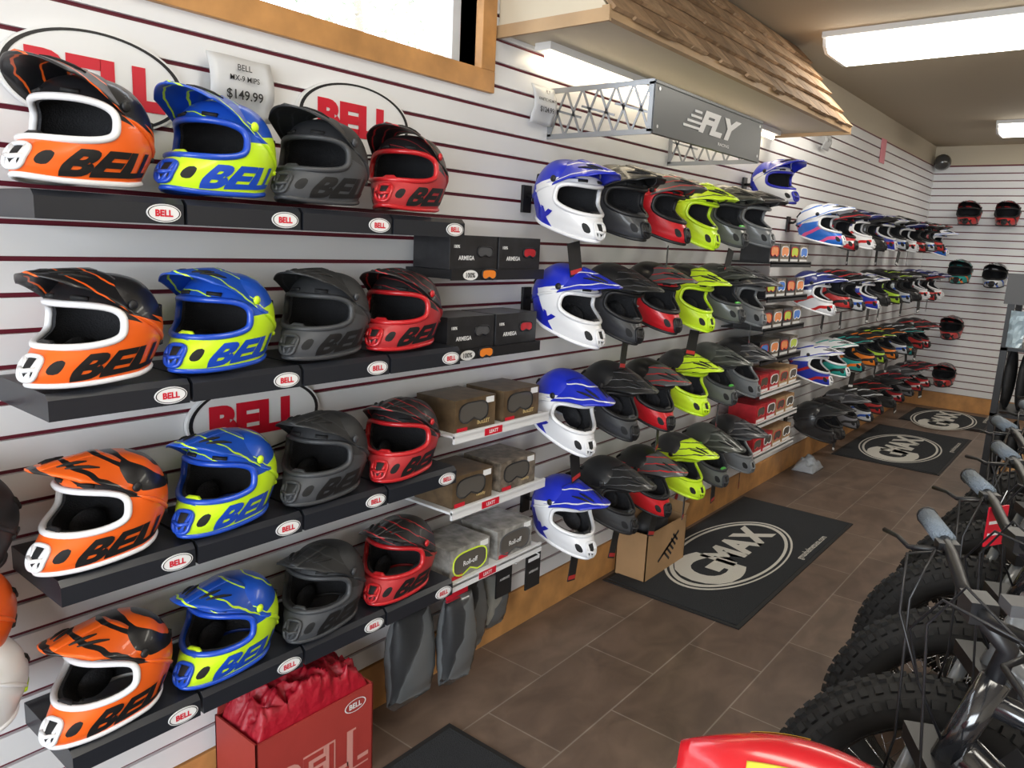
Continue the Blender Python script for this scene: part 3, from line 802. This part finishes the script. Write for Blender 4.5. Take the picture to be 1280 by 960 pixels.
# ------------------------------------------------------------ fat tyre bicycles
TIRE = mat('tyre_rubber', (.016, .016, .017), .75); RIM = mat('rim_black', (.02, .02, .02), .25, coat=.5); FRM = mat('frame_gloss_black', (.014, .015, .018), .15, coat=1)
FRG = mat('frame_grey', (.16, .17, .18), .25, coat=.7); GRIP = mat('grip_blue_grey', (.19, .235, .29), .6, bump=.8, bscale=250); CH = mat('chrome', (.6, .6, .62), .12, metal=1)
def wheel(b, cx, cz, R=.270, r=.058):
    n = 64
    b.tube([(cx+R*math.cos(2*math.pi*i/n), 0, cz+R*math.sin(2*math.pi*i/n)) for i in range(n)], r, TIRE, closed=True, seg=14)
    nk = 60
    for i in range(nk):
        for row, (phi, half) in enumerate(((-62, 0), (-30, .5), (0, 0), (30, .5), (62, 0))):
            a = 2*math.pi*(i+half)/nk; ph = math.radians(phi)
            rr = R+(r+.002)*math.cos(ph); y = (r+.002)*math.sin(ph)
            Rm = Matrix.Rotation(-a, 3, 'Y') @ Matrix.Rotation(ph, 3, 'Z')
            b.box((cx+rr*math.cos(a), y, cz+rr*math.sin(a)), (.012, .019, .017), TIRE, Rm)
    b.tube([(cx+(R-.05)*math.cos(2*math.pi*i/n), 0, cz+(R-.05)*math.sin(2*math.pi*i/n)) for i in range(n)], .022, RIM, closed=True, seg=8)
    for i in range(28):
        a = 2*math.pi*i/28; s = -1 if i % 2 else 1
        b.tube([(cx+.02*math.cos(a+.9*s), s*.028, cz+.02*math.sin(a+.9*s)), (cx+(R-.06)*math.cos(a), 0, cz+(R-.06)*math.sin(a))], .0012, CH, seg=4)
    b.tube([(cx, -.05, cz), (cx, .05, cz)], .024, RIM, seg=12); b.tube([(cx, -.085, cz), (cx, .085, cz)], .008, CH, seg=8)
    b.tube([(cx+.08*math.cos(t*.5236), .045, cz+.08*math.sin(t*.5236)) for t in range(12)], .004, STEEL, closed=True, seg=5)
BW = .385
def bike_mesh(name, frame):
    b = MB(); wheel(b, 0, .33); wheel(b, -1.09, .33)
    for s in (-1, 1):
        b.tube([(0, s*.078, .33), (-.035, s*.078, .47)], .021, BLACK, seg=10); b.tube([(-.03, s*.078, .45), (-.105, s*.075, .70)], .016, FRG, seg=10)
        b.tube([(-1.09, s*.075, .33), (-.85, s*.06, .33), (-.64, s*.04, .31)], .012, frame, seg=8)
        b.tube([(-1.09, s*.075, .33), (-.92, s*.05, .55), (-.76, s*.02, .70)], .011, frame, seg=8)
        b.tube([(-.135, 0, 1.02), (-.135, s*.07, 1.025), (-.145, s*.17, 1.05), (-.155, s*.26, 1.056), (-.165, s*BW, 1.055)], .0125, BLACK, seg=10)
        b.tube([(-.155, s*(BW-.145), 1.056), (-.165, s*(BW+.003), 1.055)], .0205, GRIP, seg=12)
        b.tube([(-.165, s*(BW+.001), 1.055), (-.166, s*(BW+.01), 1.055)], .022, BLACK, seg=12)
        b.box((-.15, s*(BW-.17), 1.05), (.04, .03, .025), BLACK)
        b.tube([(-.13, s*(BW-.175), 1.045), (-.085, s*(BW-.15), 1.035), (-.085, s*(BW-.08), 1.03), (-.075, s*(BW-.015), 1.02)], [.006, .0055, .005, .006], BLACK, seg=6)
        b.tube([(-.14, s*.19, 1.05), (-.04, s*.10, 1.07), (-.02, s*.03, .98), (-.06, 0, .86), (-.12, 0, .74)], .0028, BLACK, seg=5)
        b.tube([(-.14, s*.20, 1.04), (-.08, s*.08, 1.09), (-.04, s*.05, 1.0), (-.06, s*.075, .7), (-.02, s*.08, .42)], .0028, BLACK, seg=5)
    b.box((-.11, 0, .705), (.06, .2, .035), BLACK)
    b.tube([(-.115, 0, .69), (-.185, 0, .89)], .026, frame, seg=12)
    b.tube([(-.18, 0, .88), (-.195, 0, .95), (-.135, 0, 1.02)], .018, BLACK, seg=10); b.box((-.135, 0, 1.022), (.045, .06, .04), BLACK)
    b.box((-.15, .10, 1.075), (.035, .045, .02), DGREY)
    b.tube([(-.14, 0, .74), (-.3, 0, .60), (-.62, 0, .33)], .042, frame, seg=12); b.box((-.36, 0, .60), (.34, .07, .08), BLACK, Matrix.Rotation(math.radians(-40), 3, 'Y'))
    b.tube([(-.17, 0, .85), (-.45, 0, .74), (-.74, 0, .66)], .024, frame, seg=10)
    b.tube([(-.62, 0, .30), (-.76, 0, .72)], .02, frame, seg=10); b.tube([(-.76, 0, .70), (-.82, 0, .90)], .014, STEEL, seg=10)
    b.ell((-.86, 0, .925), (.13, .075, .035), BLACK); b.ell((-.76, 0, .925), (.11, .035, .028), BLACK)
    b.tube([(-.62, -.07, .30), (-.62, .07, .30)], .03, BLACK, seg=12)
    b.tube([(-.62+.085*math.cos(i*.314), -.06, .30+.085*math.sin(i*.314)) for i in range(20)], .006, STEEL, closed=True, seg=5)
    for s in (-1, 1):
        b.tube([(-.62, s*.075, .30), (-.62+s*.15, s*.085, .24)], .01, BLACK, seg=8); b.box((-.62+s*.15, s*.135, .24), (.09, .09, .02), BLACK)
    b.tube([(-.66, .06, .3), (-.72, .16, .015)], .009, BLACK, seg=8)
    b.plate(lambda u, v: (-1.09+.36*math.cos(math.radians(20+150*v)), (u-.5)*.12, .33+.36*math.sin(math.radians(20+150*v))), 4, 14, .003, BLACK)
    return b.mesh(name)
bm1 = bike_mesh('bike_a', FRM); bm2 = bike_mesh('bike_b', FRG)
yaw = math.atan2(-.45, -.9)
for i, (x, y, me) in enumerate(((1.58, 1.45, bm1), (1.60, 1.90, bm2), (1.60, 2.35, bm1), (1.56, 2.82, bm2), (1.58, 3.30, bm1), (1.60, 3.78, bm2), (1.62, 4.28, bm1))):
    o = bpy.data.objects.new('fat_tire_bicycle', me); scene.collection.objects.link(o)
    o.location = (x, y, 0.004); o.rotation_euler = (0, 0, yaw+random.uniform(-.03, .03))
b = MB(); R = Matrix.Rotation(-.5, 3, 'Z')
b.box((1.66, 2.12, 1.00), (.003, .07, .10), LRED, R); b.tube([(1.66, 2.12, 1.05), (1.67, 2.13, 1.09)], .001, LWHITE, seg=4); b.box((1.658, 2.117, 1.01), (.005, .05, .008), LWHITE, R); b.box((1.658, 2.117, .98), (.005, .05, .006), LWHITE, R)
b.obj('price_hang_tag')

# mini dirt bike in the foreground
PR = mat('red_bodywork', (.55, .010, .018), .25, coat=.8); PY = mat('yellow_decal', (.7, .55, .05), .3)
b = MB()
def cowl(u, v):
    a = (u-.5)*2
    x = .15-.34*v; w = .105*(.22+.78*math.sin(math.pi*min(1, .08+v*.8))**.8)
    return (x, a*w, .845+.055*math.sin(math.pi*(.06+.8*v))-.10*abs(a)**2.2)
b.plate(cowl, 24, 20, .006, PR)
b.plate(lambda u, v: tuple(Vector(cowl(.70+.10*u, .30+.26*v))+Vector((0, 0, .0025))), 8, 12, .001, PY)
b.plate(lambda u, v: tuple(Vector(cowl(.20+.10*u, .30+.26*v))+Vector((0, 0, .0025))), 8, 12, .001, PY)
b.ell((-.02, 0, .80), (.13, .07, .05), PR)
b.ell((-.38, 0, .76), (.24, .08, .045), MBLACK)
b.tube([(-.1, 0, .78), (-.3, 0, .5), (-.62, 0, .4)], .03, BLACK); b.tube([(-.1, 0, .74), (-.6, 0, .68)], .025, BLACK)
for s in (-1, 1):
    b.tube([(.12, s*.06, .24), (.0, s*.06, .78)], .018, CH); b.tube([(-.62, s*.05, .24), (-.3, s*.05, .42)], .015, STEEL)
b.ell((-.3, 0, .42), (.13, .09, .12), STEEL, 14, 8)
for cx in (.12, -.66):
    b.tube([(cx+.19*math.cos(i*.1571), 0, .24+.19*math.sin(i*.1571)) for i in range(40)], .045, TIRE, closed=True, seg=10)
    for i in range(12): b.tube([(cx, 0, .24), (cx+.16*math.cos(i*.5236), 0, .24+.16*math.sin(i*.5236))], .003, CH, seg=4)
    b.tube([(cx, -.06, .24), (cx, .06, .24)], .02, STEEL)
b.obj('mini_dirt_bike', loc=(1.52, 1.08, .002), rz=math.atan2(-.30, -.95))

# ------------------------------------------------------------ lights, world, camera
w = bpy.data.worlds.new('sky'); scene.world = w; w.use_nodes = True
bg = w.node_tree.nodes['Background']; bg.inputs[0].default_value = (.88, .94, 1, 1); bg.inputs[1].default_value = 5.0
def area(name, loc, rot, sx, sy, e, col):
    l = bpy.data.lights.new(name, 'AREA'); l.shape = 'RECTANGLE'; l.size = sx; l.size_y = sy; l.energy = e; l.color = col
    o = bpy.data.objects.new(name, l); scene.collection.objects.link(o); o.location = loc; o.rotation_euler = rot
area('added_window_fill', (2.6, YN-.15, 1.4), (math.radians(90), 0, 0), 3.4, 1.9, 130, (.85, .93, 1))  # area lamp added outside the unseen front window as fill

cam = bpy.data.cameras.new('camera'); co = bpy.data.objects.new('camera', cam); scene.collection.objects.link(co)
R_ = Vector((.7774, .6273, .0461)); U_ = Vector((-.1529, .1175, .9812)); F_ = Vector((-.6101, .7699, -.1872))
M = Matrix(((R_.x, U_.x, -F_.x, D), (R_.y, U_.y, -F_.y, 0), (R_.z, U_.z, -F_.z, H), (0, 0, 0, 1)))
co.matrix_world = M; cam.sensor_width = 36; cam.lens = 950/1280*36; cam.clip_start = .02
scene.camera = co
